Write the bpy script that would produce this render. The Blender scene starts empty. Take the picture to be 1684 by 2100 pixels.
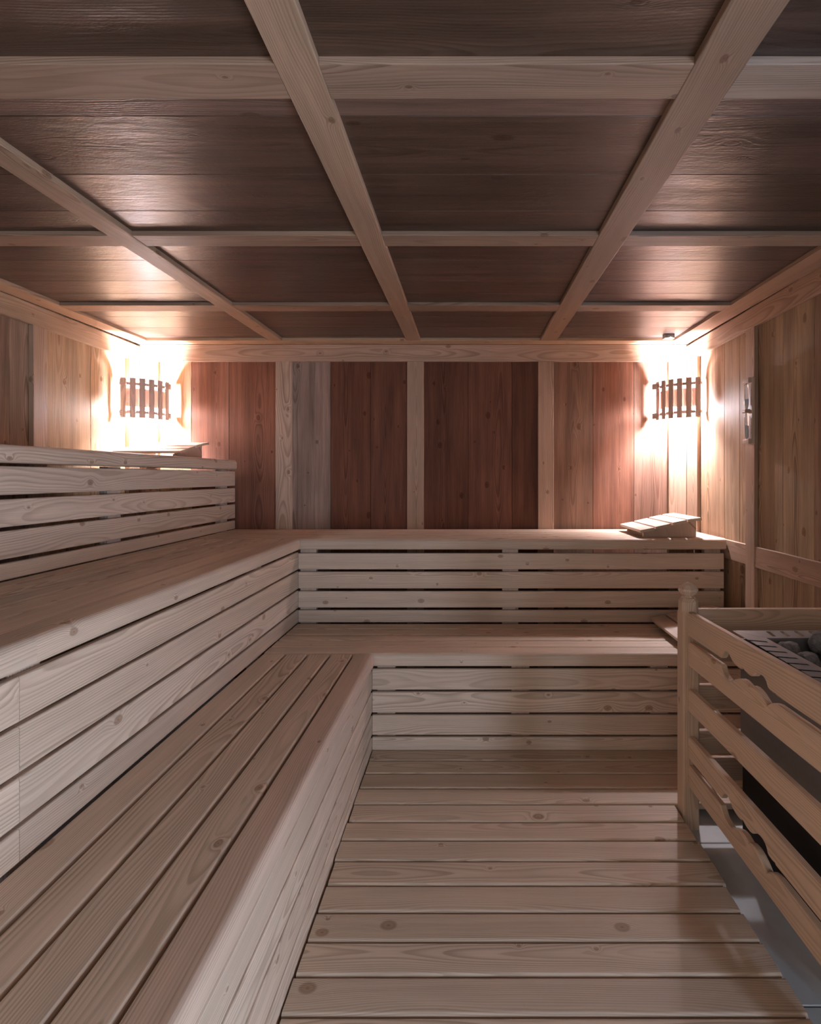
import bpy, bmesh, math, random
from mathutils import Vector, Matrix, noise
S = bpy.context.scene
C = S.collection
random.seed(7)

# ------------------------------------------------------------ camera, world, light, exposure
E = 1.189                      # eye height above the duckboard
cam_d = bpy.data.cameras.new('camera')
cam = bpy.data.objects.new('camera', cam_d); C.objects.link(cam)
cam.location = (0, 0, E); cam.rotation_euler = (math.pi/2, 0, 0)
cam_d.sensor_fit = 'HORIZONTAL'; cam_d.sensor_width = 36.0
cam_d.lens = 1090/1684*36.0
cam_d.shift_x = -118/1684; cam_d.shift_y = -73/1684
cam_d.clip_start = 0.01
S.camera = cam
W = bpy.data.worlds.new('world'); S.world = W; W.use_nodes = True
W.node_tree.nodes['Background'].inputs[0].default_value = (0.72, 0.80, 1.0, 1)
W.node_tree.nodes['Background'].inputs[1].default_value = 0.4
S.view_settings.view_transform = 'Standard'; S.view_settings.look = 'None'
S.view_settings.exposure = 0.14; S.view_settings.gamma = 1.0
S.view_settings.use_curve_mapping = False

def area(name, loc, rot, sx, sy, power, col):
    l = bpy.data.lights.new(name, 'AREA'); l.shape = 'RECTANGLE'; l.size = sx; l.size_y = sy
    l.energy = power; l.color = col
    o = bpy.data.objects.new(name, l); C.objects.link(o); o.location = loc; o.rotation_euler = rot
    return o
# daylight arriving through the doorway in the right wall, behind the camera
DOOR_P = 92; DOOR_C = (0.60, 0.76, 1.0)
area('doorway_daylight', (1.52, -0.66, 0.58), (0, math.pi/2, 0), 1.1, 0.86, DOOR_P, DOOR_C)
# added warm fill light from behind the camera, stands for no known source
FRONT_P = 10; FRONT_C = (1.0, 0.86, 0.72)
area('front_fill', (-0.3, -1.52, 1.45), (math.pi/2, 0, 0), 2.6, 1.0, FRONT_P, FRONT_C)
LAMP_P = 3800; LAMP_C = (0.90, 0.88, 1.0)

# ------------------------------------------------------------ helpers
def tag(o, label=None, cat=None, group=None, kind=None):
    if label: o['label'] = label
    if cat: o['category'] = cat
    if group: o['group'] = group
    if kind: o['kind'] = kind
    return o
def empty(name, loc=(0,0,0), rz=0, label=None, cat=None, group=None):
    o = bpy.data.objects.new(name, None); C.objects.link(o)
    o.location = loc; o.rotation_euler = (0,0,rz); o.empty_display_size = .05
    return tag(o, label, cat, group)

class MB:
    """collects boards; every board carries its own grain coordinates, random and colour"""
    def __init__(s): s.v=[]; s.f=[]; s.gc=[]; s.br=[]; s.bc=[]; s.sm=[]
    def add(s, verts, faces, gc, br, bc, smooth=False):
        o=len(s.v); s.v+=verts; s.f+=[tuple(i+o for i in f) for f in faces]
        s.gc+=gc; s.br+=[br]*len(verts); s.bc+=[bc]*len(verts); s.sm+=[smooth]*len(faces)
    def sweep(s, sec, c, L, ax, ac, th, col, gshift=(0,0,0), cuts=None):
        """sec: polygon in (across, thick); swept along unit vector ax for L, centred at start c"""
        ax=Vector(ax); ac=Vector(ac); th=Vector(th); c=Vector(c)
        n=len(sec); ts=cuts or [0,L]
        br=(random.random(),random.random(),random.random())
        k=1+(random.random()-.5)*.10; w=(random.random()-.5)*.02
        bc=(col[0]*k*(1+w),col[1]*k,col[2]*k*(1-w))
        V=[];G=[];F=[]
        for t in ts:
            for a,b in sec:
                V.append(tuple(c+ax*t+ac*a+th*b)); G.append((t,a,b))
        for j in range(len(ts)-1):
            for i in range(n):
                k2=(i+1)%n; F.append((j*n+i,j*n+k2,(j+1)*n+k2,(j+1)*n+i))
        F.append(tuple(reversed(range(n)))); F.append(tuple((len(ts)-1)*n+i for i in range(n)))
        s.add(V,F,G,br,bc)
    def build(s, name, mat, parent=None):
        me=bpy.data.meshes.new(name); me.from_pydata(s.v,[],s.f); me.update()
        for nm,dat in (('gc',s.gc),('br',s.br),('bc',s.bc)):
            a=me.attributes.new(nm,'FLOAT_VECTOR','POINT')
            a.data.foreach_set('vector',[x for p in dat for x in p])
        bm=bmesh.new(); bm.from_mesh(me); bmesh.ops.recalc_face_normals(bm,faces=bm.faces[:]); bm.to_mesh(me); bm.free()
        me.polygons.foreach_set('use_smooth', s.sm)
        me.materials.append(mat)
        o=bpy.data.objects.new(name,me); C.objects.link(o)
        if parent: o.parent=parent
        return o

def rsec(w, t, r=.004, n=3, rr=None):
    """rounded rectangle centred at 0; rr = radii for corners (+w+t, -w+t, -w-t, +w-t)"""
    rr = rr or (r,r,r,r); P=[]
    cs=[(1,1,0),(-1,1,90),(-1,-1,180),(1,-1,270)]
    for (sx,sy,a0),q in zip(cs,rr):
        m = n if q<.008 else 8
        for i in range(m+1):
            a=math.radians(a0+90*i/m)
            P.append((sx*(w/2-q)+q*math.cos(a), sy*(t/2-q)+q*math.sin(a)))
    return P
def box(mb, x0,x1,y0,y1,z0,z1, axis, col, r=.003, n=2):
    """a rounded board along axis x/y/z; grain 'across' is its wider other side"""
    d=dict(x=(x1-x0),y=(y1-y0),z=(z1-z0)); c=dict(x=(x0+x1)/2,y=(y0+y1)/2,z=(z0+z1)/2); lo=dict(x=x0,y=y0,z=z0)
    u=dict(x=Vector((1,0,0)),y=Vector((0,1,0)),z=Vector((0,0,1)))
    o=[k for k in 'xyz' if k!=axis]
    a,b = (o if d[o[0]]>=d[o[1]] else o[::-1])
    st=Vector((c['x'],c['y'],c['z'])); st['xyz'.index(axis)]=lo[axis]
    r=min(r,d[a]*.45,d[b]*.45)
    mb.sweep(rsec(d[a],d[b],r,n), st, d[axis], u[axis],u[a],u[b],col)

def jit(c,a=.06): 
    k=random.uniform(1-a,1+a); return tuple(v*k for v in c)
# ------------------------------------------------------------ materials
def nodes(m):
    m.use_nodes=True; nt=m.node_tree; nt.nodes.clear(); return nt
class N:
    def __init__(s,nt): s.nt=nt
    def new(s,t,**k):
        n=s.nt.nodes.new(t)
        for a,b in k.items(): setattr(n,a,b)
        return n
    def put(s,sock,v):
        if isinstance(v,bpy.types.NodeSocket): s.nt.links.new(v,sock)
        elif v is not None: sock.default_value=v
    def m(s,op,a,b=None,c=None,clamp=False):
        n=s.new('ShaderNodeMath',operation=op,use_clamp=clamp); s.put(n.inputs[0],a)
        if b is not None: s.put(n.inputs[1],b)
        if c is not None: s.put(n.inputs[2],c)
        return n.outputs[0]
    def comb(s,x,y,z):
        n=s.new('ShaderNodeCombineXYZ'); s.put(n.inputs[0],x);s.put(n.inputs[1],y);s.put(n.inputs[2],z); return n.outputs[0]
    def noise(s,v,scale=1,detail=2,rough=.5):
        n=s.new('ShaderNodeTexNoise'); s.put(n.inputs['Vector'],v); n.inputs['Scale'].default_value=scale
        n.inputs['Detail'].default_value=detail; n.inputs['Roughness'].default_value=rough; return n.outputs[0]
    def ramp(s,v,a,b,lo=0,hi=1):
        n=s.new('ShaderNodeMapRange',interpolation_type='SMOOTHSTEP'); s.put(n.inputs[0],v)
        for i,x in enumerate((a,b,lo,hi)): s.put(n.inputs[i+1],x)
        return n.outputs[0]
    def mix(s,f,a,b,bt='MIX'):
        n=s.new('ShaderNodeMix',data_type='RGBA',blend_type=bt); s.put(n.inputs[0],f); s.put(n.inputs[6],a); s.put(n.inputs[7],b); return n.outputs[2]

def wood(name, ring=.22, fib=.14, mott=.12, keep=.5, kx=4.0, ky=8.0, rough=.55, bump=.15, grey=0.0, spec=.35, streak=0.0, wave=0.0, rs=.0045, ks=1.0):
    m=bpy.data.materials.new(name); nt=nodes(m); n=N(nt)
    def att(a):
        x=n.new('ShaderNodeAttribute',attribute_name=a); sp=n.new('ShaderNodeSeparateXYZ'); n.put(sp.inputs[0],x.outputs['Vector']); return x,sp.outputs
    _,g=att('gc'); _,r=att('br'); bcx,_b=att('bc')
    x=n.m('MULTIPLY_ADD',r[0],37.0,g[0]); y=g[1]; z=g[2]
    # knots
    kv=n.comb(n.m('MULTIPLY',x,kx), n.m('MULTIPLY_ADD',r[1],9.0,n.m('MULTIPLY',n.m('ADD',y,z),ky)), 0.0)
    vo=n.new('ShaderNodeTexVoronoi',voronoi_dimensions='2D',feature='F1'); n.put(vo.inputs['Vector'],kv); vo.inputs['Scale'].default_value=1
    d=vo.outputs['Distance']; sc=n.new('ShaderNodeSeparateColor'); n.put(sc.inputs[0],vo.outputs['Color'])
    kk=n.m('LESS_THAN',sc.outputs[0],keep)
    size=n.m('MULTIPLY_ADD',n.m('POWER',sc.outputs[1],2.0),.06*ks,.022*ks)
    dn=n.m('DIVIDE',d,size)
    near=n.m('MULTIPLY',n.m('POWER',2.718,n.m('MULTIPLY',n.m('MULTIPLY',dn,dn),-.22)),kk)
    core=n.m('MULTIPLY',n.ramp(dn,1.05,.8),kk)
    rim=n.m('MULTIPLY',n.m('MULTIPLY',n.ramp(dn,.7,1.0),n.ramp(dn,1.5,1.05)),kk)
    # growth rings seen on a sawn face
    w1=n.noise(n.comb(n.m('MULTIPLY',x,1.1),n.m('MULTIPLY_ADD',r[2],11.0,n.m('MULTIPLY',y,4.0)),n.m('MULTIPLY',z,4.0)),1,2,.45)
    py=n.m('ADD',y,n.m('MULTIPLY_ADD',r[1],.16,-.08)); pz=n.m('ADD',z,n.m('MULTIPLY_ADD',r[2],.09,.012))
    rad=n.m('SQRT',n.m('ADD',n.m('MULTIPLY',py,py),n.m('MULTIPLY',pz,pz)))
    rad=n.m('ADD',rad,n.m('MULTIPLY',w1,.075)); rad=n.m('ADD',rad,n.m('MULTIPLY',near,.011))
    fr=n.m('FRACT',n.m('DIVIDE',rad,rs))
    late=n.m('MULTIPLY',n.ramp(fr,.25,.85),n.ramp(fr,1.0,.9))
    var=n.noise(n.comb(n.m('MULTIPLY',rad,90.0),r[0],n.m('MULTIPLY',x,.3)),1,2,.5)
    late=n.m('MULTIPLY',late,n.ramp(var,.3,.7,.35,1.0))
    fv=n.comb(n.m('MULTIPLY',x,7.0),n.m('MULTIPLY',y,330.0),n.m('MULTIPLY',z,330.0))
    fi=n.noise(fv,1,2,.6)
    mo=n.noise(n.comb(n.m('MULTIPLY',x,1.6),n.m('MULTIPLY_ADD',r[0],5.0,n.m('MULTIPLY',y,11.0)),n.m('MULTIPLY',z,5.0)),1,4,.6)
    val=n.m('SUBTRACT',1.0,n.m('MULTIPLY',late,ring))
    val=n.m('MULTIPLY',val,n.m('MULTIPLY_ADD',n.m('SUBTRACT',fi,.5),2*fib,1.0))
    val=n.m('MULTIPLY',val,n.m('MULTIPLY_ADD',n.m('SUBTRACT',mo,.5),2.6*mott,1.0))
    if streak:
        st=n.noise(n.comb(n.m('MULTIPLY',x,.9),n.m('MULTIPLY_ADD',r[2],7.0,n.m('MULTIPLY',y,26.0)),0.0),1,3,.6)
        val=n.m('MULTIPLY',val,n.ramp(st,.35,.68,1.0+streak*.5,1.0-streak))
    cl=n.mix(1.0,bcx.outputs['Color'],n.comb(val,val,val),'MULTIPLY')
    warm=n.mix(n.m('MULTIPLY',late,.55),cl,n.mix(1.0,cl,(1.0,.90,.80,1),'MULTIPLY'))
    if grey:
        gm=n.noise(n.comb(n.m('MULTIPLY',x,1.0),n.m('MULTIPLY_ADD',r[1],8.0,n.m('MULTIPLY',y,7.0)),0.0),1,4,.65)
        warm=n.mix(n.m('MULTIPLY',n.ramp(gm,.45,.7),grey),warm,n.mix(1.0,warm,(.86,1.0,1.06,1),'MULTIPLY'))
    eye=n.ramp(dn,.45,.1)
    c2=n.mix(n.m('MULTIPLY',core,n.m('MULTIPLY_ADD',eye,.30,.62)),warm,n.mix(1.0,bcx.outputs['Color'],(.44,.31,.23,1),'MULTIPLY'))
    c3=n.mix(n.m('MULTIPLY',rim,.5),c2,n.mix(1.0,bcx.outputs['Color'],(.30,.20,.15,1),'MULTIPLY'))
    bs=n.new('ShaderNodeBsdfPrincipled'); n.put(bs.inputs['Base Color'],c3)
    bs.inputs['Specular IOR Level'].default_value=spec
    n.put(bs.inputs['Roughness'],n.m('MULTIPLY_ADD',fi,.18,rough-.09))
    h=n.m('MULTIPLY_ADD',late,.5,n.m('MULTIPLY',fi,.35)); h=n.m('SUBTRACT',h,n.m('MULTIPLY',rim,.6))
    bp=n.new('ShaderNodeBump'); bp.inputs['Strength'].default_value=bump; bp.inputs['Distance'].default_value=.0012; n.put(bp.inputs['Height'],h)
    nrm=bp.outputs[0]
    if wave:
        wv=n.noise(n.comb(n.m('MULTIPLY',x,11.0),n.m('MULTIPLY',y,24.0),0.0),1,4,.7)
        b2=n.new('ShaderNodeBump'); b2.inputs['Strength'].default_value=wave; b2.inputs['Distance'].default_value=.004
        n.put(b2.inputs['Height'],wv); n.put(b2.inputs['Normal'],nrm); nrm=b2.outputs[0]
    n.put(bs.inputs['Normal'],nrm)
    out=n.new('ShaderNodeOutputMaterial'); n.put(out.inputs[0],bs.outputs[0])
    return m
def plain(name,col,rough=.5,metal=0,bump=0,scale=60,trans=0,var=0.0):
    m=bpy.data.materials.new(name); nt=nodes(m); n=N(nt)
    bs=n.new('ShaderNodeBsdfPrincipled'); bs.inputs['Roughness'].default_value=rough; bs.inputs['Metallic'].default_value=metal
    tc=n.new('ShaderNodeTexCoord'); no=n.noise(tc.outputs['Object'],scale,4,.6)
    f=n.m('MULTIPLY_ADD',n.m('SUBTRACT',no,.5),2*var,1.0)
    n.put(bs.inputs['Base Color'],n.mix(1.0,(*col,1),n.comb(f,f,f),'MULTIPLY'))
    if bump:
        b=n.new('ShaderNodeBump'); b.inputs['Strength'].default_value=bump; b.inputs['Distance'].default_value=.003; n.put(b.inputs['Height'],no); n.put(bs.inputs['Normal'],b.outputs[0])
    if trans: bs.inputs['Transmission Weight'].default_value=trans; bs.inputs['IOR'].default_value=1.45
    out=n.new('ShaderNodeOutputMaterial'); n.put(out.inputs[0],bs.outputs[0]); return m
def emis(name,col,st):
    m=bpy.data.materials.new(name); nt=nodes(m); n=N(nt)
    e=n.new('ShaderNodeEmission'); e.inputs[0].default_value=(*col,1); e.inputs[1].default_value=st
    out=n.new('ShaderNodeOutputMaterial'); n.put(out.inputs[0],e.outputs[0]); return m

M_bench = wood('pale_spruce', ring=.34, fib=.20, mott=.20, keep=.5, kx=5.2, ky=8.0, rough=.5, bump=.10)
M_floorb= wood('floor_spruce', ring=.34, fib=.16, mott=.15, keep=.45, kx=4.6, ky=6.5, rough=.5, bump=.10)
M_trim  = wood('larch_trim', ring=.36, fib=.24, mott=.30, keep=.62, kx=5, ky=8, rough=.5, bump=.18)
M_wall  = wood('old_wall_boards', ring=.42, fib=.30, mott=.50, keep=.6, kx=4.6, ky=7.5, rough=.6, bump=.35, grey=.2, spec=.12, streak=.16, ks=1.0)
M_ceil  = wood('dark_ceiling_boards', ring=.30, fib=.34, mott=.42, keep=.6, kx=2.6, ky=5.5, rough=.34, bump=.5, grey=.3, spec=.5, streak=.26, wave=.55)
M_post  = wood('railing_pine', ring=.26, fib=.10, mott=.10, keep=.35, kx=4, ky=8, rough=.5, bump=.12)
M_black = plain('dark_void',(.012,.010,.009),.9)
M_steel = plain('brushed_steel',(.33,.325,.32),.42,.8,.05,90,0,.10)
M_dsteel= plain('blackened_steel',(.03,.028,.027),.5,.6)
M_stone = plain('olivine_stone',(.19,.185,.18),.85,0,1.0,110,0,1.1)
M_tile  = plain('grey_floor_tile',(.62,.62,.60),.35,0,.04,18,0,.10)
M_grout = plain('grout',(.12,.12,.12),.9)
M_glass = plain('hourglass_glass',(.95,.95,.95),.06,0,0,1,.75)
M_sand  = plain('white_sand',(.85,.84,.82),.9,0,.2,400)
M_ink   = plain('printed_scale_ink',(.10,.08,.07),.8)
M_bulb  = emis('frosted_bulb',LAMP_C,LAMP_P)
M_box   = plain('sensor_box_grey',(.22,.21,.20),.5,.2)

BEN=(.64,.485,.365); FLO=(.58,.44,.325)
TRM=(.48,.325,.21); WLL=(.42,.275,.185)
DRK=(.100,.056,.037)

# ------------------------------------------------------------ room shell
XL,XR,YB,YF = -2.045,1.365,3.292,-1.35      # board faces
XLb,XRb,YBb = -2.02,1.345,3.27              # batten faces
ca, cb = .771, .0128                        # beam underside: height above eye = ca + cb*Y
def zc(y): return E+ca+cb*y
ZT = -.055                                  # tile level

# floor: large grey tiles
mb=MB()
for i in range(-5,5):
    for j in range(-3,7):
        x0=.70+.6*i; y0=1.25-.555*3+.555*j
        xa,xb=max(x0,-2.05),min(x0+.596,1.37); ya,yb=max(y0,-1.4),min(y0+.551,3.28)
        if xb-xa>.01 and yb-ya>.01: box(mb,xa,xb,ya,yb,ZT-.012,ZT,'x',(1,1,1),.0015,1)
fl=mb.build('floor',M_tile); tag(fl,kind='structure')
mb=MB(); box(mb,-2.1,1.42,-1.42,3.36,ZT-.08,ZT-.003-.009+.008,'x',(1,1,1),.001,1)
g=mb.build('grout_bed',M_grout,fl)

def wall_boards(mb, seq, plane, z0, z1, th, horiz_axis):
    """seq: list of (a0,a1,colour); plane coordinate = visible face; boards behind it by th"""
    for a0,a1,col in seq:
        if horiz_axis=='x': box(mb,a0+.0008,a1-.0008,plane,plane+th,z0,z1,'z',col,.0016,1)
        else:
            if th>0: box(mb,plane,plane+th,a0+.0008,a1-.0008,z0,z1,'z',col,.0016,1)
            else: box(mb,plane+th,plane,a0+.0008,a1-.0008,z0,z1,'z',col,.0016,1)
u=YBb/1090.0
def bx(p): return (p-960)*YB/1090
RED=(.245,.108,.068); RED2=(.195,.082,.050); BRN=(.165,.072,.044); LGT=(.47,.30,.175); GRY=(.38,.255,.20); MID=(.225,.122,.078)
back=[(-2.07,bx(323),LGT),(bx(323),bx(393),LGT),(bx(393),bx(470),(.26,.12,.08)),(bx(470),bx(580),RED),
      (bx(580),bx(678),GRY),(bx(678),bx(760),RED2),(bx(760),bx(852),RED2),
      (bx(852),bx(960),BRN),(bx(960),bx(1050),RED2),(bx(1050),bx(1120),BRN),
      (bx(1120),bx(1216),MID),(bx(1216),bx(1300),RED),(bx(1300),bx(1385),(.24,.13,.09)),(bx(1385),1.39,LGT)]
mb=MB(); wall_boards(mb,back,YB,ZT,2.09,.02,'x'); 
w=mb.build('wall_back',M_wall); tag(w,kind='structure')
mb=MB(); box(mb,-2.15,1.5,YB+.022,YB+.10,ZT-.05,2.2,'x',(.05,.03,.02),.001,1); mb.build('backing',M_black,w)
def ly(p): return 2.045*1090/(960-p)
def ry(p): return 1.365*1090/(p-960)
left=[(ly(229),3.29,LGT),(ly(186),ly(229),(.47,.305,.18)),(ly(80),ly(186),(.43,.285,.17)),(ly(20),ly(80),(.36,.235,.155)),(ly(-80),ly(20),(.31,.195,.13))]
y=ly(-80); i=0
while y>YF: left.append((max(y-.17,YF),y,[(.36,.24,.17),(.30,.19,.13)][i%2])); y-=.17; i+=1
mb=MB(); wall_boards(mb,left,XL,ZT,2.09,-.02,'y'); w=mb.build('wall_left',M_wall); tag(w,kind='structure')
mb=MB(); box(mb,XL-.10,XL-.022,YF-.1,YB+.022,ZT-.05,2.2,'y',(.05,.03,.02),.001,1); mb.build('backing',M_black,w)
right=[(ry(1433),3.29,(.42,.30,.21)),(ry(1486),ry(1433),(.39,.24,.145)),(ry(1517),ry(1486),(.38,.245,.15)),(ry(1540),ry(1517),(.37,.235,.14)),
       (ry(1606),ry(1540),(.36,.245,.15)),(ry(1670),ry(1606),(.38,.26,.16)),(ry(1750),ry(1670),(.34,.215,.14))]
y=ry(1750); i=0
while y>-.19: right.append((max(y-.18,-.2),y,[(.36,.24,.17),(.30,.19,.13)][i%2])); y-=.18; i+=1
right.append((YF,-1.12,(.34,.22,.15)))
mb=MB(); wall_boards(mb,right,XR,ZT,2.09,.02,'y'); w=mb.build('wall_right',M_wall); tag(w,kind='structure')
mb=MB(); box(mb,XR+.022,XR+.10,-.2,YB+.022,ZT-.05,2.2,'y',(.05,.03,.02),.001,1)
box(mb,XR+.022,XR+.10,YF-.1,-1.12,ZT-.05,2.2,'y',(.05,.03,.02),.001,1)
box(mb,XR+.001,XR+.10,-1.12,-.2,2.0,2.2,'y',(.05,.03,.02),.001,1); mb.build('backing',M_black,w)
# front wall (behind the camera) with a broad opening for the added fill
mb=MB()
for a,b in ((-2.04,-1.62),(1.02,1.36)): 
    xx=a
    while xx<b-.01: box(mb,xx,min(xx+.14,b),YF-.04,YF,ZT,2.05,'z',(.34,.22,.15),.002,1); xx+=.141
box(mb,-1.62,1.02,YF-.04,YF,1.96,2.05,'x',(.34,.22,.15),.002,1); box(mb,-1.62,1.02,YF-.04,YF,ZT,.25,'x',(.34,.22,.15),.002,1)
w=mb.build('wall_front',M_wall); tag(w,kind='structure')

# ceiling: dark wide boards running left-right, slightly rising to the back
mb=MB(); PT=.0175
ys=[YF-.05,-1.1,-.85,-.6,-.38,-.12,.15,.38,.62,.83,1.06,1.185,1.42,1.62,1.80,2.0,2.22,2.38,2.55,2.74,2.95,3.13,3.31]
for a,b in zip(ys[:-1],ys[1:]):
    m_=(a+b)/2; k=random.choice([1.0,.9,1.1]); col=(DRK[0]*k,DRK[1]*k,DRK[2]*k)
    if abs(a-1.06)<.01: col=(.17,.10,.072)
    for x0,x1 in ((XL-.02,-1.15),(-1.15,-.327),(-.327,.481),(.481,XR+.02)):
        kk=random.uniform(.88,1.12)
        cc=(col[0]*kk,col[1]*kk,col[2]*kk)
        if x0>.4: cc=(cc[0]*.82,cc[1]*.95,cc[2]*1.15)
        dy=b-a-.0012; L=math.hypot(1,cb)
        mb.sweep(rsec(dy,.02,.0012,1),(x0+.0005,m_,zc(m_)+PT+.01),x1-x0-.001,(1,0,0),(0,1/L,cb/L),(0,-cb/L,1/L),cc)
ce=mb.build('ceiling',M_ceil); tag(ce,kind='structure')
mb=MB(); box(mb,-2.2,1.5,YF-.1,3.4,2.075,2.15,'x',(.05,.03,.02),.001,1); mb.build('backing',M_black,ce)

trim_n=[0]
def trim(mb,mat=None):
    trim_n[0]+=1; o=mb.build('trim_%d'%trim_n[0],mat or M_trim); tag(o,kind='structure'); return o
L=math.hypot(1,cb)
def beam(x0,x1,y0,y1,col=TRM,thick=PT+.002):
    mb=MB(); w_=x1-x0
    mb.sweep(rsec(w_,thick,.0022,2),((x0+x1)/2,y0,zc(y0)+thick/2),(y1-y0)*L,(0,1/L,cb/L),(1,0,0),(0,-cb/L,1/L),col); return trim(mb)
def cross(x0,x1,ya,yb,col=TRM,dz=.002):
    mb=MB(); m_=(ya+yb)/2
    mb.sweep(rsec(yb-ya,PT-dz+.001,.002,2),(x0,m_,zc(m_)+dz+(PT-dz)/2),x1-x0,(1,0,0),(0,1/L,cb/L),(0,-cb/L,1/L),col); return trim(mb)
GB=[(-1.19,-1.11),(-.369,-.285),(.432,.530)]
BC=[(.40,.265,.175),(.40,.265,.175),(.26,.168,.115)]
for (a,b),c_ in zip(GB,BC): beam(a,b,YF,3.176,c_)
edges=[(-1.925,-1.19),(-1.11,-.369),(-.285,.432),(.530,1.235)]
ccol=[(.33,.21,.14),(.31,.195,.13),(.30,.195,.135),(.33,.25,.20)]
for k,(ya,yb) in enumerate([(1.013,1.109),(1.755,1.839),(2.502,2.594),(.23,.32),(-.52,-.43)]):
    for j,(a,b) in enumerate(edges):
        cross(a+.0005,b-.0005,ya,yb,jit(ccol[j],.06))
# edge strips along the walls
beam(-2.019,-1.925,YF,3.176,TRM); beam(1.235,1.344,YF,3.176,(.40,.26,.18)); cross(-2.019,1.344,3.177,3.269,TRM,0)
# frieze boards
def flat(x0,x1,y0,y1,z0,z1,ax,col=TRM,r=.002): mb=MB(); box(mb,x0,x1,y0,y1,z0,z1,ax,col,r,2); return trim(mb)
FZ=E+.708
flat(-2.019,1.344,YBb,YB-.001,FZ,zc(3.27)-.001,'x',(.50,.33,.235))
flat(XL+.001,XLb,YF,YBb-.001,FZ-.002,zc(2.0)+.004,'y',TRM)
flat(XRb,XR-.001,YF,YBb-.001,FZ-.002,zc(2.0)+.004,'y',(.42,.27,.185))
# upright battens on the back wall
for a,b,c_ in ((-1.185,-1.086,(.52,.37,.28)),(-.375,-.273,(.46,.30,.21)),(.432,.528,(.46,.29,.20)),(1.236,1.344,(.46,.31,.22)),(-2.019,-1.911,(.48,.34,.25))):
    flat(a,b,YBb,YB-.001,ZT,FZ-.001,'z',c_)
# left wall battens
for a,b in ((2.471,2.552),(3.17,3.269),(1.60,1.69),(.72,.81),(-.2,-.11)):
    flat(XL+.001,XLb,a,b,ZT,FZ-.003,'z',(.44,.29,.20))
for a,b in ((2.497,2.578),(3.12,3.269),(1.66,1.75),(.83,.92)):
    flat(XRb,XR-.001,a,b,ZT,FZ-.003,'z',(.40,.26,.18))
for a,b in ((2.579,3.119),(1.751,2.496),(.921,1.659)):
    flat(XRb+.002,XR-.001,a,b,E-.427,E-.33,'y',(.42,.265,.18))

# ------------------------------------------------------------ duckboard
duck=empty('duckboard',(0,1.2,0),0,'pale spruce duckboard of wide planks laid across the sauna floor in front of the benches','duckboard')
mb=MB(); ye=[2.312,2.225,2.128,2.028,1.929,1.830,1.738,1.645,1.547,1.451,1.36,1.266,1.172]
while ye[-1]>-1.2: ye.append(ye[-1]-.0965)
for k in range(len(ye)-1):
    b,a=ye[k],ye[k+1]; xr=1.335 if a>1.925 else .749+random.uniform(-.004,.004)
    cc=jit(FLO,.05)
    box(mb,-.412+random.uniform(-.003,.003),xr,a-1.2+.003,b-1.2-.003,-.024,0,'x',cc,.0065,4)
mb.build('planks',M_floorb,duck)
for x in (-.30,.15,.62):
    mb=MB(); box(mb,x-.025,x+.025,-2.35,1.1,ZT+.0005,-.0245,'y',FLO,.003,2); mb.build('bearer',M_floorb,duck)

# ------------------------------------------------------------ benches
Z1,Z2,Z3 = E-.767, E-.324, E+.100
NT=.058
def nosing(mb,p0,L_,ax,w,front,col=BEN):
    """front: unit vector pointing outwards; p0 = start point on top front edge"""
    ax=Vector(ax); fr=Vector(front); c=Vector(p0)-fr*(w/2)-Vector((0,0,NT/2))
    mb.sweep(rsec(w,NT,.004,3,(.019,.004,.003,.012)),c,L_,ax,fr,(0,0,1),col)

def riser_left(parent,x,y0,y1,tops,bots,name='riser',bc=BEN):
    mb=MB()
    for t,b in zip(tops,bots): box(mb,x-.02,x,y0,y1,b,t,'y',jit(bc),.005,3)
    return mb.build(name,M_bench,parent)
def riser_back(parent,y,x0,x1,tops,bots,name='riser',bc=BEN):
    mb=MB()
    for t,b in zip(tops,bots): box(mb,x0,x1,y,y+.02,b,t,'x',jit(bc),.005,3)
    return mb.build(name,M_bench,parent)
def post(parent,x0,x1,y0,y1,z0,z1):
    mb=MB(); box(mb,x0,x1,y0,y1,z0,z1,'z',jit((.55,.42,.34)),.003,2); return mb.build('upright',M_bench,parent)

T1=[.350,.2495,.149,.0526]; B1=[.2585,.159,.0615,-.03]
T2=[.787,.690,.588,.489];  B2=[.702,.602,.502,.4245]
T3=[1.221,1.118,1.019,.919]; B3=[1.131,1.031,.932,.867]
YN=-1.25
# low bench along the left
b=empty('sauna_bench',(0,0,0),0,'lowest slatted step bench running from the foreground along the left, five wide planks','bench','built-in slatted sauna benches')
mb=MB(); ww=(.888-.406-.075)/4
xs=[-.406-.092]
for k in range(4):
    x1=-.500-.0975*k; box(mb,x1-.0885 if k<3 else -.886,x1,YN,2.293,Z1-.028,Z1,'y',jit(BEN),.006,4)
mb.build('seat_slats',M_bench,b)
mb=MB(); nosing(mb,(-.406,YN,Z1),2.293-YN,(0,1,0),.085,(1,0,0),(.62,.45,.345)); mb.build('front_rail',M_bench,b)
riser_left(b,-.418,YN,2.313,[.344]+T1[1:],B1)
for y in (-.6,.35,1.2,2.05): post(b,-.475,-.439,y,y+.07,ZT+.001,Z1-.06)
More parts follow.
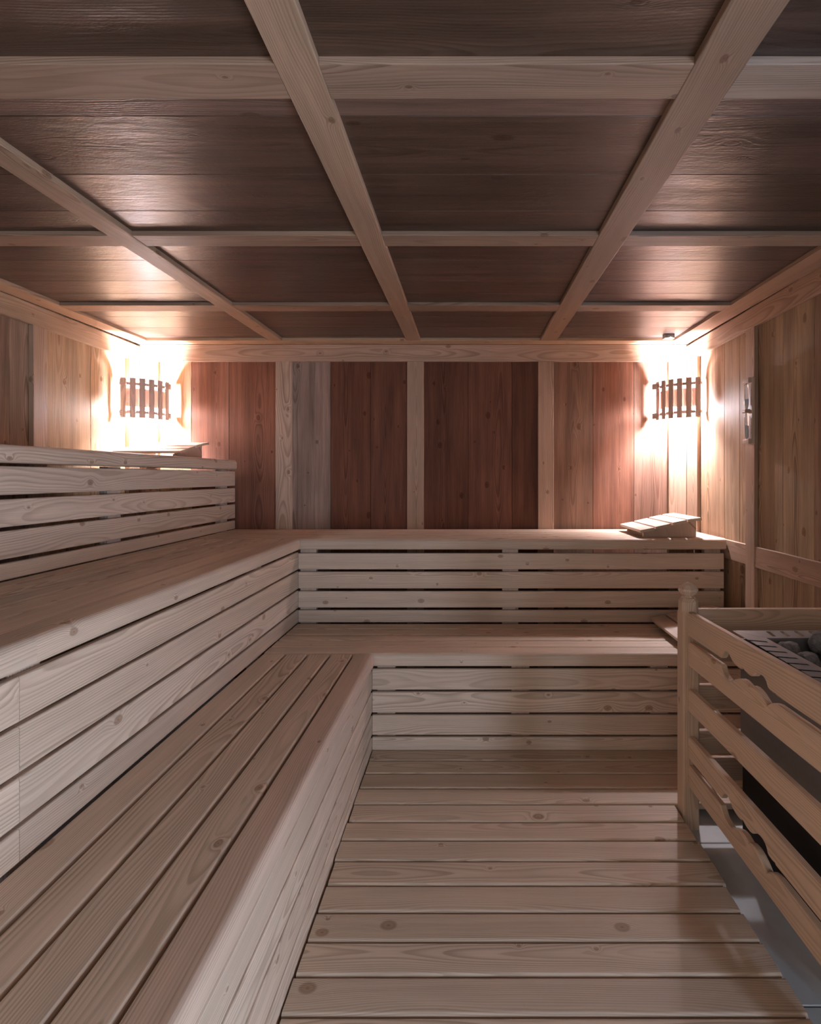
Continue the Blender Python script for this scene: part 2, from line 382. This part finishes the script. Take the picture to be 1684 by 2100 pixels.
# low bench across the back
b=empty('sauna_bench',(0,2.5,0),0,'lowest slatted bench across the far end, just behind the heater railing post','bench','built-in slatted sauna benches')
mb=MB()
for k in range(4):
    y0=2.5-.1035+.0+.0955*k if False else (2.392+.0955*k)
    box(mb,-.886,1.340,y0-2.5,min(y0+.0890,2.777)-2.5,Z1-.028,Z1,'x',jit(BEN),.006,3)
mb.build('seat_slats',M_bench,b)
mb=MB(); nosing(mb,(-.886,2.30-2.5,Z1),1.343+.886,(1,0,0),.088,(0,-1,0)); mb.build('front_rail',M_bench,b)
riser_back(b,2.315-2.5,-.417,1.341,T1,B1)
for x in (-.40,.19,.80,1.25): post(b,x,x+.08,2.336-2.5,2.372-2.5,ZT+.001,Z1-.06)
# middle bench along the left
b=empty('sauna_bench',(-.9,0,0),0,'middle tier slatted bench along the left, its front rail jointed near the foreground','bench','built-in slatted sauna benches')
mb=MB(); o=.9
for x1,x0 in ((-.9655,-1.0535),(-1.0645,-1.155),(-1.166,-1.2565),(-1.2675,-1.358),(-1.369,-1.431)):
    box(mb,x0+o,x1+o,YN,2.758,Z2-.028,Z2,'y',jit(BEN),.006,4)
mb.build('seat_slats',M_bench,b)
JY=1.052
mb=MB(); nosing(mb,(-.873+o,1.075,Z2),2.758-1.075,(0,1,0),.082,(1,0,0)); mb.build('front_rail',M_bench,b)
mb=MB(); nosing(mb,(-.8705+o,YN,Z2+.001),1.0735-YN,(0,1,0),.084,(1,0,0)); mb.build('front_rail',M_bench,b)
T2L=[.793,.694,.592,.492]; B2L=[.702,.601,.501,.424]
riser_left(b,-.888+o,JY+.001,2.779,T2L,B2L); riser_left(b,-.888+o,YN,JY-.001,T2L,B2L)
for y in (-.5,.3,1.05,2.26): post(b,-.945+o,-.909+o,y,y+.08,ZT+.001,Z2-.06)
# middle bench across the back
b=empty('sauna_bench',(0,3.0,0),0,'middle tier slatted bench against the far wall, under the right corner lamp','bench','built-in slatted sauna benches')
mb=MB()
for k in range(4):
    y0=2.858+.1025*k; box(mb,-1.431,1.340,y0-3,min(y0+.0955,3.2685)-3,Z2-.028,Z2,'x',jit(BEN),.006,3)
mb.build('seat_slats',M_bench,b)
mb=MB(); nosing(mb,(-1.431,2.765-3,Z2),1.343+1.431,(1,0,0),.089,(0,-1,0)); mb.build('front_rail',M_bench,b)
riser_back(b,2.78-3,-.887,1.338,T2,B2)
for x in (-.885,.18,1.246): post(b,x,x+.085,2.801-3,2.838-3,ZT+.001,Z2-.06)
# top tier
b=empty('sauna_bench',(-1.4,0,0),0,'highest slatted bench tier along the left wall, seen from below its edge','bench','built-in slatted sauna benches')
mb=MB(); o=1.4
for k in range(5):
    x1=-1.518-.1*k; box(mb,max(x1-.092,-2.017)+o,x1+o,YN,3.268,Z3-.028,Z3,'y',jit(BEN),.006,3)
mb.build('seat_slats',M_bench,b)
mb=MB(); nosing(mb,(-1.422+o,YN,Z3),3.268-YN,(0,1,0),.089,(1,0,0)); mb.build('front_rail',M_bench,b)
riser_left(b,-1.433+o,YN,3.268,T3,B3)
for y in (-.6,.2,1.10,2.146,3.13): post(b,-1.49+o,-1.454+o,y,y+.08,ZT+.001,Z3-.06)

# ------------------------------------------------------------ headrests
def headrest():
    r=empty('headrest',(0,0,0))
    xs=[0,.082,.172,.2515]; hs=[.040,.058,.080,.0975]; tl=[.19,.22,.20,.13]; wd=[.076,.082,.074,.072]
    for x,h,t,w_ in zip(xs,hs,tl,wd):
        mb=MB(); a=math.atan(t); ac=Vector((math.cos(a),0,math.sin(a))); th=Vector((-math.sin(a),0,math.cos(a)))
        c=Vector((x,-.185,h))+ac*(w_/2)-th*.0075
        mb.sweep(rsec(w_,.015,.003,3),c,.37,(0,1,0),ac,th,jit((.64,.49,.385),.04)); mb.build('slat',M_bench,r)
    for y in (-.150,.130):
        mb=MB()
        sec=[(.03,.0),(.31,.0),(.31,.084),(.2515,.076),(.172,.0585),(.088,.036),(.03,.0225)]
        mb.sweep(sec,(0,y,.0),.022,(0,1,0),(1,0,0),(0,0,1),(.56,.42,.33)); mb.build('wedge_side',M_bench,r)
    return r
def copy_tree(o,parent=None):
    c=o.copy(); C.objects.link(c)
    if parent: c.parent=parent
    for ch in list(o.children): copy_tree(ch,c)
    return c
h=headrest(); h.location=(.907,2.985,Z2+.0005)
G='slatted wooden headrests'
tag(h,'slatted wooden wedge headrest on the far middle bench below the right corner lamp','headrest',G)
h2=copy_tree(h); h2.location=(.937,2.55,Z1+.0005)
tag(h2,'slatted wooden wedge headrest on the lowest far bench, half hidden behind the railing post','headrest',G)
h3=copy_tree(h); h3.location=(-1.765,2.915,Z3+.0005); h3.rotation_euler=(0,0,math.pi/2)
tag(h3,'slatted wooden wedge headrest on the top left bench below the left corner lamp','headrest',G)

# ------------------------------------------------------------ corner lamps
def lamp(A,B,armA,armB,label,nsl=6):
    A=Vector((A[0],A[1],0)); B=Vector((B[0],B[1],0)); mid=(A+B)/2; t=(B-A); Lc=t.length; t/=Lc
    nrm=Vector((t.y,-t.x,0));   # points to the room
    rz=math.atan2(t.y,t.x)
    r=empty('corner_lamp',(mid.x,mid.y,E+.459),rz,label,'lamp','slatted corner lamps')
    sag=.034; R=(Lc*Lc/4+sag*sag)/(2*sag); half=math.asin(Lc/2/R); cy=R-sag   # local: x along chord, -y to the room
    def at(f,off=0): 
        a=half*(2*f-1); return Vector(((R+off)*math.sin(a), cy-(R+off)*math.cos(a),0)), a
    col=(.60,.44,.37)
    for i in range(nsl):
        p,a=at(i/(nsl-1)); mb=MB(); tx=Vector((math.cos(a),math.sin(a),0)); ty=Vector((math.sin(a),-math.cos(a),0))
        mb.sweep(rsec(.0305,.006,.001,1),p-Vector((0,0,.116)),.232,(0,0,1),tx,ty,jit(col)); mb.build('outer_slat',M_trim,r)
    for i in range(nsl-1):
        p,a=at((i+.5)/(nsl-1),-.013); mb=MB(); tx=Vector((math.cos(a),math.sin(a),0)); ty=Vector((math.sin(a),-math.cos(a),0))
        mb.sweep(rsec(.0345,.005,.001,1),p-Vector((0,0,.050)),.106,(0,0,1),tx,ty,jit(col)); mb.build('inner_slat',M_trim,r)
    for z in (-.082,.082):   # curved bands carrying the slats
        mb=MB(); V=[];F=[];Gc=[]; n=16
        for i in range(n+1):
            f=-.10+1.20*i/n
            for off,dz in ((-.0035,-.008),(-.0035,.008),(-.0095,.008),(-.0095,-.008)):
                p,a=at(f,off); V.append((p.x,p.y,z+dz)); Gc.append((f*Lc,dz,off))
        for i in range(n):
            for k in range(4): F.append((i*4+k,i*4+(k+1)%4,(i+1)*4+(k+1)%4,(i+1)*4+k))
        F.append((3,2,1,0)); F.append(tuple(n*4+k for k in range(4)))
        mb.add(V,F,Gc,(.3,.6,.2),col); mb.build('band',M_trim,r)
    inv=Matrix.Rotation(-rz,3,'Z')
    for P0,wl in ((A,armA),(B,armB)):   # brackets that carry the shade on the two walls
        for z in (-.090,.090):
            d0=inv@(Vector((wl[0],wl[1],0))-mid); s0=inv@(P0-mid); ax=(d0-s0); l_=ax.length; ax/=l_
            sd=Vector((-ax.y,ax.x,0)); mb=MB()
            mb.sweep(rsec(.034,.007,.001,1),Vector((s0.x,s0.y,z))+ax*.003,l_-.003,ax,(0,0,1),sd,jit(col)); mb.build('bracket',M_trim,r)
    # ceramic holder and frosted bulb
    bm=bmesh.new(); bmesh.ops.create_uvsphere(bm,u_segments=24,v_segments=16,radius=.027)
    for v in bm.verts:
        v.co.z*=1.75 if v.co.z<0 else 1.35
    me=bpy.data.meshes.new('bulb'); bm.to_mesh(me); bm.free(); me.materials.append(M_bulb)
    bo=bpy.data.objects.new('bulb',me); C.objects.link(bo); bo.parent=r; bo.location=(0,.018,-.026)
    bm=bmesh.new(); bmesh.ops.create_cone(bm,cap_ends=True,segments=20,radius1=.018,radius2=.016,depth=.03)
    me=bpy.data.meshes.new('bulb_holder'); bm.to_mesh(me); bm.free(); me.materials.append(M_box)
    ho=bpy.data.objects.new('bulb_holder',me); C.objects.link(ho); ho.parent=r; ho.location=(0,.055,-.026); ho.rotation_euler=(math.pi/2,0,0)
    return r,bo
lamp((-2.002,3.085),(-1.837,3.243),(-2.0185,3.078),(-1.829,3.2685),'glowing slatted wooden corner lamp in the far left corner above the top bench')
lamp((1.156,3.236),(1.330,3.072),(1.135,3.2685),(1.3435,3.064),'glowing slatted wooden corner lamp in the far right corner beside the hourglass')

# ------------------------------------------------------------ ceiling sensor
s_=empty('temperature_sensor',(1.17,3.10,zc(3.1)+PT),0,'small grey sensor box on the ceiling above the right corner lamp','sensor')
def mbox(name,parent,x0,x1,y0,y1,z0,z1,mat,r=.002,ax='x'):
    mb=MB(); box(mb,x0,x1,y0,y1,z0,z1,ax,(1,1,1),r,2); return mb.build(name,mat,parent)
mbox('housing',s_,-.028,.028,-.02,.02,-.026,0,M_box,.003)
mbox('grille',s_,-.014,.018,-.0215,-.0195,-.021,-.007,M_steel,.0008)

# ------------------------------------------------------------ hourglass on the right wall
hg=empty('hourglass',(XRb,2.518,E+.152),0,'pale wooden sauna hourglass mounted on the right wall batten','hourglass')
mb=MB(); H=.3135
mb.sweep(rsec(.062,.014,.004,3),(-.0075,0,0),H,(0,0,1),(0,1,0),(-1,0,0),(.56,.42,.33)); mb.build('backboard',M_post,hg)
for z0,z1 in ((.0,.026),(H-.026,H)):
    mb=MB(); box(mb,-.031,-.0145,-.026,.026,z0+.001,z1-.001,'y',(.56,.42,.33),.004,3); mb.build('end_block',M_post,hg)
mb=MB(); box(mb,-.040,-.0145,-.014,.014,H/2-.009,H/2+.009,'y',(.50,.37,.28),.005,3); mb.build('collar',M_post,hg)
def lathe(name,prof,mat,parent,loc,seg=20,smooth=True):
    V=[];F=[]
    for r_,z in prof:
        for k in range(seg): a=2*math.pi*k/seg; V.append((r_*math.cos(a),r_*math.sin(a),z))
    for i in range(len(prof)-1):
        for k in range(seg): F.append((i*seg+k,i*seg+(k+1)%seg,(i+1)*seg+(k+1)%seg,(i+1)*seg+k))
    F.append(tuple(reversed(range(seg)))); F.append(tuple((len(prof)-1)*seg+k for k in range(seg)))
    me=bpy.data.meshes.new(name); me.from_pydata(V,[],F); me.update(); me.polygons.foreach_set('use_smooth',[smooth]*len(F))
    me.materials.append(mat); o=bpy.data.objects.new(name,me); C.objects.link(o); o.parent=parent; o.location=loc; return o
pr=[(.002,.026),(.0085,.032),(.0095,.05),(.0095,.125),(.006,.143),(.002,.1565),(.006,.170),(.0095,.188),(.0095,.262),(.0085,.281),(.002,.2875)]
lathe('glass_tube',pr,M_glass,hg,(-.0255,0,0))
lathe('sand',[(.001,.028),(.0075,.034),(.0085,.05),(.0085,.085),(.001,.092)],M_sand,hg,(-.0255,0,0))
lathe('sand',[(.001,.158),(.005,.171),(.0085,.188),(.0085,.215),(.001,.216)],M_sand,hg,(-.0255,0,0))
for half in (0,1):
    mb=MB(); box(mb,-.0148,-.0144,-.0262,-.0255,.050+half*.135,.120+half*.135,'z',(1,1,1),.0001,1)
    for i in range(5):
        z=.052+.016*i+half*.135; box(mb,-.0149,-.0143,-.026,-.026+(.009 if i%2==0 else .005),z,z+.0012,'y',(1,1,1),.0001,1)
    mb.build('minute_marks',M_ink,hg)

# ------------------------------------------------------------ railing round the heater
rl=empty('heater_railing',(.785,1.9,ZT),0,'pale pine railing with carved scallops guarding the sauna heater on the right','railing')
PX0,PX1,PY0,PY1=.757,.815,1.868,1.926
def rail_post(px,py,ptop,name='post'):
    g=.029; ch=.010
    z0=.0005
    def ring(s_,z,c_): 
        q=c_; a=s_
        return [(a,-a+q,z),(a,a-q,z),(a-q,a,z),(-a+q,a,z),(-a,a-q,z),(-a,-a+q,z),(-a+q,-a,z),(a-q,-a,z)]
    lv=[(g,z0,.005),(g,ptop-.055,.005),(g,ptop-.045,.012),(g,ptop-.012,.013),(g-.006,ptop,.012),(.017,ptop+.002,.010),(.0175,ptop+.008,.010)]
    V=[];F=[]
    for s__,z,c_ in lv: V+=ring(s__,z,c_)
    n=8
    for i in range(len(lv)-1):
        for k in range(n): F.append((i*n+k,i*n+(k+1)%n,(i+1)*n+(k+1)%n,(i+1)*n+k))
    F.append(tuple(reversed(range(n)))); F.append(tuple((len(lv)-1)*n+k for k in range(n)))
    mb=MB(); mb.add([(x,y,z) for x,y,z in V],F,[(z,x,y) for x,y,z in V],(.13,.4,.7),(.60,.42,.29))
    o=mb.build(name,M_post,rl); o.location=(px-.785,py-1.9,0)
    # faceted finial
    fl_=[(.014,0,0.),(.022,.005,.2),(.033,.020,.0),(.032,.026,.0),(.019,.040,.0),(.007,.047,.0),(.0015,.050,0)]
    V=[];F=[];n=8
    for s__,z,tw in fl_:
        for k in range(n):
            a=2*math.pi*(k+.5)/n; rr=s__*(1.0 if k%2==0 else 1.06); V.append((rr*math.cos(a),rr*math.sin(a),z))
    for i in range(len(fl_)-1):
        for k in range(n): F.append((i*n+k,i*n+(k+1)%n,(i+1)*n+(k+1)%n,(i+1)*n+k))
    F.append(tuple(reversed(range(n)))); F.append(tuple((len(fl_)-1)*n+k for k in range(n)))
    mb=MB(); mb.add(V,F,[(z,x,y) for x,y,z in V],(.53,.2,.1),(.64,.47,.34)); f_=mb.build('finial',M_post,o); f_.location=(0,0,ptop+.006); f_.rotation_euler=(0,0,.25)
PTOP=E-.432-ZT    # in local z
rail_post((PX0+PX1)/2,(PY0+PY1)/2,PTOP)
rail_post((PX0+PX1)/2,.98,PTOP+.012)
# profiled side boards running towards the camera
UP=[(815,0),(822,18),(835,60),(850,80),(868,88),(885,82),(898,62),(915,40),(940,24),(965,17),(985,20),(995,32),(1001,44),(1008,38),(1025,26),(1045,18),(1070,18),(1088,30),(1100,52),(1120,74),(1150,88),(1180,86),(1200,72),(1212,52),(1219,24),(1228,10),(1260,5),(1282,14),(1290,0)]
LO=[(808,0),(816,26),(828,52),(845,72),(870,84),(893,86),(903,80),(910,64),(930,44),(950,24),(975,4),(1000,-3),(1020,2),(1040,11),(1049,16),(1056,8),(1072,-3),(1095,-8),(1115,-6),(1140,6),(1165,28),(1185,50),(1200,72),(1208,80),(1216,60),(1228,42),(1250,20),(1275,7),(1300,0)]
def carve(tab):
    out=[]
    for zx,d in tab:
        Y=.774*1090/(1284+zx/4.2-960); out.append((PY0-Y, d/4.2*Y/1090))
    return out
CUT=dict(upper=carve(UP),lower=carve(LO))
def profile(y,kind):
    """depth of the carved scallop at distance y along the board from the post"""
    t=CUT[kind]
    if y<=t[0][0] or y>=t[-1][0]: return 0
    for (a,da),(b,db) in zip(t[:-1],t[1:]):
        if a<=y<=b: return da+(db-da)*(y-a)/(b-a)
    return 0
def side_board(ztop,zbot,ptop=None,pbot=None,col=(.66,.46,.315)):
    L0=PY0-1.009; th=.022; x0=.774
    n=340; pts=[]
    V=[];F=[];Gc=[]; sl=.018; bev=.003
    for i in range(n+1):
        s__=L0*i/n; y=PY0-s__; dz=sl*s__
        t=ztop+dz-(profile(s__,ptop) if ptop else 0); b=zbot+dz+(profile(s__,pbot) if pbot else 0)
        sec=[(x0+bev,b),(x0,b+bev),(x0,t-bev*1.3),(x0+bev*1.3,t),(x0+th-bev,t),(x0+th,t-bev),(x0+th,b+bev),(x0+th-bev,b)]
        for x,z in sec:
            V.append((x-.785,y-1.9,z+E-ZT)); Gc.append((s__,z-(zbot+ztop)/2,x-x0))
    m_=8
    for i in range(n):
        for k in range(m_): F.append((i*m_+k,i*m_+(k+1)%m_,(i+1)*m_+(k+1)%m_,(i+1)*m_+k))
    F.append(tuple(reversed(range(m_)))); F.append(tuple(n*m_+k for k in range(m_)))
    mb=MB(); mb.add(V,F,Gc,(random.random(),random.random(),random.random()),jit(col)); return mb.build('side_board',M_post,rl)
side_board(-.4755,-.561,None,'upper')
side_board(-.582,-.6657,'lower',None)
side_board(-.747,-.825)
side_board(-.913,-.990,None,'upper')
side_board(-1.0145,-1.09,'lower',None)
for zt,zb in ((-.4724,-.552),(-.582,-.66),(-.743,-.826),(-.907,-.987),(-1.004,-1.085)):
    mb=MB(); box(mb,.8155-.785,1.343-.785,1.893-1.9,1.915-1.9,zb+E-ZT,zt+E-ZT,'x',jit((.58,.41,.29)),.003,2); mb.build('back_board',M_post,rl)

# ------------------------------------------------------------ heater
HX0,HX1,HY0,HY1=.866,1.318,1.10,1.742; HZ=E-.505
ht=empty('sauna_heater',((HX0+HX1)/2,(HY0+HY1)/2,ZT),0,'steel sauna heater with slotted top rim behind the wooden railing','heater')
ox,oy,oz=(HX0+HX1)/2,(HY0+HY1)/2,ZT
def hb(name,x0,x1,y0,y1,z0,z1,mat,ax='x',r=.002): return mbox(name,ht,x0-ox,x1-ox,y0-oy,y1-oy,z0-oz,z1-oz,mat,r,ax)
def panel(mb,x0,x1,y0,y1,z0,z1): box(mb,x0-ox,x1-ox,y0-oy,y1-oy,z0-oz,z1-oz,'z',(1,1,1),.0008,1)
# body shell: four steel sides
mb=MB(); bi=.018
for a in ((HX0+bi,HX0+bi+.002,HY0+bi,HY1-bi),(HX1-bi-.002,HX1-bi,HY0+bi,HY1-bi)): panel(mb,*a,.30,HZ-.022)
for a in ((HX0+bi,HX1-bi,HY0+bi,HY0+bi+.002),(HX0+bi,HX1-bi,HY1-bi-.002,HY1-bi)): panel(mb,*a,.30,HZ-.022)
mb.build('casing',M_steel,ht)
hb('base_box',HX0+bi+.004,HX1-bi-.004,HY0+bi+.004,HY1-bi-.004,.02,.30,M_dsteel,'z')
for x in (HX0+.05,HX1-.07):
    for y in (HY0+.05,HY1-.07): hb('leg',x,x+.025,y,y+.025,ZT+.0005,.0195,M_dsteel,'z')
# slotted rim: strips between slots
FW=.076; mbr=MB()
def rim_quad(pts,t=.0015):
    V=[(x-ox,y-oy,z-oz) for x,y,z in pts]+[(x-ox,y-oy,z-t-oz) for x,y,z in pts]
    mbr.add(V,[(0,1,2,3),(7,6,5,4),(0,4,5,1),(1,5,6,2),(2,6,7,3),(3,7,4,0)],[(0,0,0)]*8,(0,0,0),(1,1,1))
IX0,IX1,IY0,IY1=HX0+FW,HX1-FW,HY0+FW,HY1-.06
zi=HZ-.006; sw=.012
def zr(f): return HZ+(zi-HZ)*f
# left/right flanges, strips with slots open at the outer edge
for s_x,(xo,xi) in enumerate(((HX0,IX0),(HX1,IX1))):
    y=HY1-.108-.0025; xm=xo+(xi-xo)*.74
    rim_quad([(xo,HY1-.002,HZ),(xi,IY1,zi),(xi,y+sw,zi),(xo,y+sw,HZ)])
    while y>HY0+.06:
        y2=max(y-.0497+sw,HY0+.06)
        rim_quad([(xm,y+sw,zr(.74)),(xi,y+sw,zi),(xi,y,zi),(xm,y,zr(.74))])
        rim_quad([(xo,y,HZ),(xi,y,zi),(xi,y2,zi),(xo,y2,HZ)]); y=y2-sw
    rim_quad([(xo,y2,HZ),(xi,y2,zi),(xi,IY0,zi),(xo,HY0,HZ)])
for (yo,yi) in ((HY1,IY1),(HY0,IY0)):
    x=HX0+.105; ym=yo+(yi-yo)*.8
    rim_quad([(HX0+.002,yo,HZ),(x,yo,HZ),(x,yi,zi),(IX0+.001,yi,zi)])
    while x<HX1-.10:
        x2=min(x+.046-sw,HX1-.10)
        rim_quad([(x,yo,HZ),(x+sw,yo,HZ),(x+sw,yo+(yi-yo)*.12,zr(.12)),(x,yo+(yi-yo)*.12,zr(.12))])
        rim_quad([(x,ym,zr(.8)),(x+sw,ym,zr(.8)),(x+sw,yi,zi),(x,yi,zi)])
        rim_quad([(x+sw,yo,HZ),(x2+sw,yo,HZ),(x2+sw,yi,zi),(x+sw,yi,zi)]); x=x2+sw
    rim_quad([(x,yo,HZ),(HX1-.002,yo,HZ),(IX1-.001,yi,zi),(x,yi,zi)])
# inner vertical lips
for a in ((IX0,IX0+.0015,IY0,IY1),(IX1-.0015,IX1,IY0,IY1),(IX0,IX1,IY0,IY0+.0015),(IX0,IX1,IY1-.0015,IY1)):
    box(mbr,a[0]-ox,a[1]-ox,a[2]-oy,a[3]-oy,zi-.05-oz,zi-oz,'z',(1,1,1),.0004,1)
mbr.build('slotted_rim',M_steel,ht)
for nm in (0,):
    mb=MB(); w_=FW-.024
    for a in ((HX0+.021,IX0-.002,HY0+.021,HY1-.021),(IX1+.002,HX1-.021,HY0+.021,HY1-.021),(IX0,IX1,HY0+.021,IY0-.002),(IX0,IX1,IY1+.002,HY1-.021)): panel(mb,*a,HZ-.034,HZ-.028)
    mb.build('slot_shade_plate',M_black,ht)  # black plates added as the shade showing through the rim slots
hb('stone_tray',IX0-.012,IX1+.012,IY0-.012,IY1+.012,HZ-.125,HZ-.115,M_dsteel,'x')

# stones
def stone(seed,r):
    bm=bmesh.new(); bmesh.ops.create_icosphere(bm,subdivisions=4,radius=1)
    rnd=random.Random(seed); off=Vector((rnd.random()*50,rnd.random()*50,rnd.random()*50))
    planes=[(Vector((rnd.gauss(0,1),rnd.gauss(0,1),rnd.gauss(0,1))).normalized(),rnd.uniform(.62,.88)) for _ in range(11)]
    sx,sy,sz=rnd.uniform(.95,1.25),rnd.uniform(.85,1.1),rnd.uniform(.75,.95)
    for v in bm.verts:
        p=v.co.copy()
        for nn,dd in planes:
            k=p.dot(nn)
            if k>dd: p-=nn*(k-dd)*.85
        p*=1+.10*noise.noise(p*2.2+off)+.035*noise.noise(p*7+off)+.02*noise.noise(p*18+off)
        v.co=Vector((p.x*sx,p.y*sy,p.z*sz))*r
    me=bpy.data.meshes.new('heater_stone'); bm.to_mesh(me); bm.free(); me.materials.append(M_stone)
    for p in me.polygons: p.use_smooth=True
    o=bpy.data.objects.new('heater_stone',me); C.objects.link(o); return o
SZ=HZ-.115
rows=['back','second','third','fourth','front']; colw=['against the left rim','in the middle','against the wall side rim']
special={(0,0):'flat rough grey stone in the far left corner of the heater rim',(0,1):'tall rounded grey stone in the back row, right of the flat corner stone',
         (1,0):'low grey stone against the left rim, just in front of the flat corner stone'}
k=0
for j,y in enumerate((1.632,1.535,1.436,1.337,1.238)):
    for i,x in enumerate((.990,1.091,1.192)):
        r_=.039 if (j,i)!=(0,1) else .043
        z=SZ+.080+{(0,0):-.002,(0,1):.026,(1,0):-.006}.get((j,i),random.uniform(-.01,.012))
        o=stone(k+3,r_); o.location=(x+random.uniform(-.003,.003),y,z); o.rotation_euler=(k*.7,k*1.3,k*2.1); k+=1
        tag(o,special.get((j,i),'rough grey heater stone %s, %s row of the pile'%(colw[i],rows[j])),'stone','sauna heater stones')
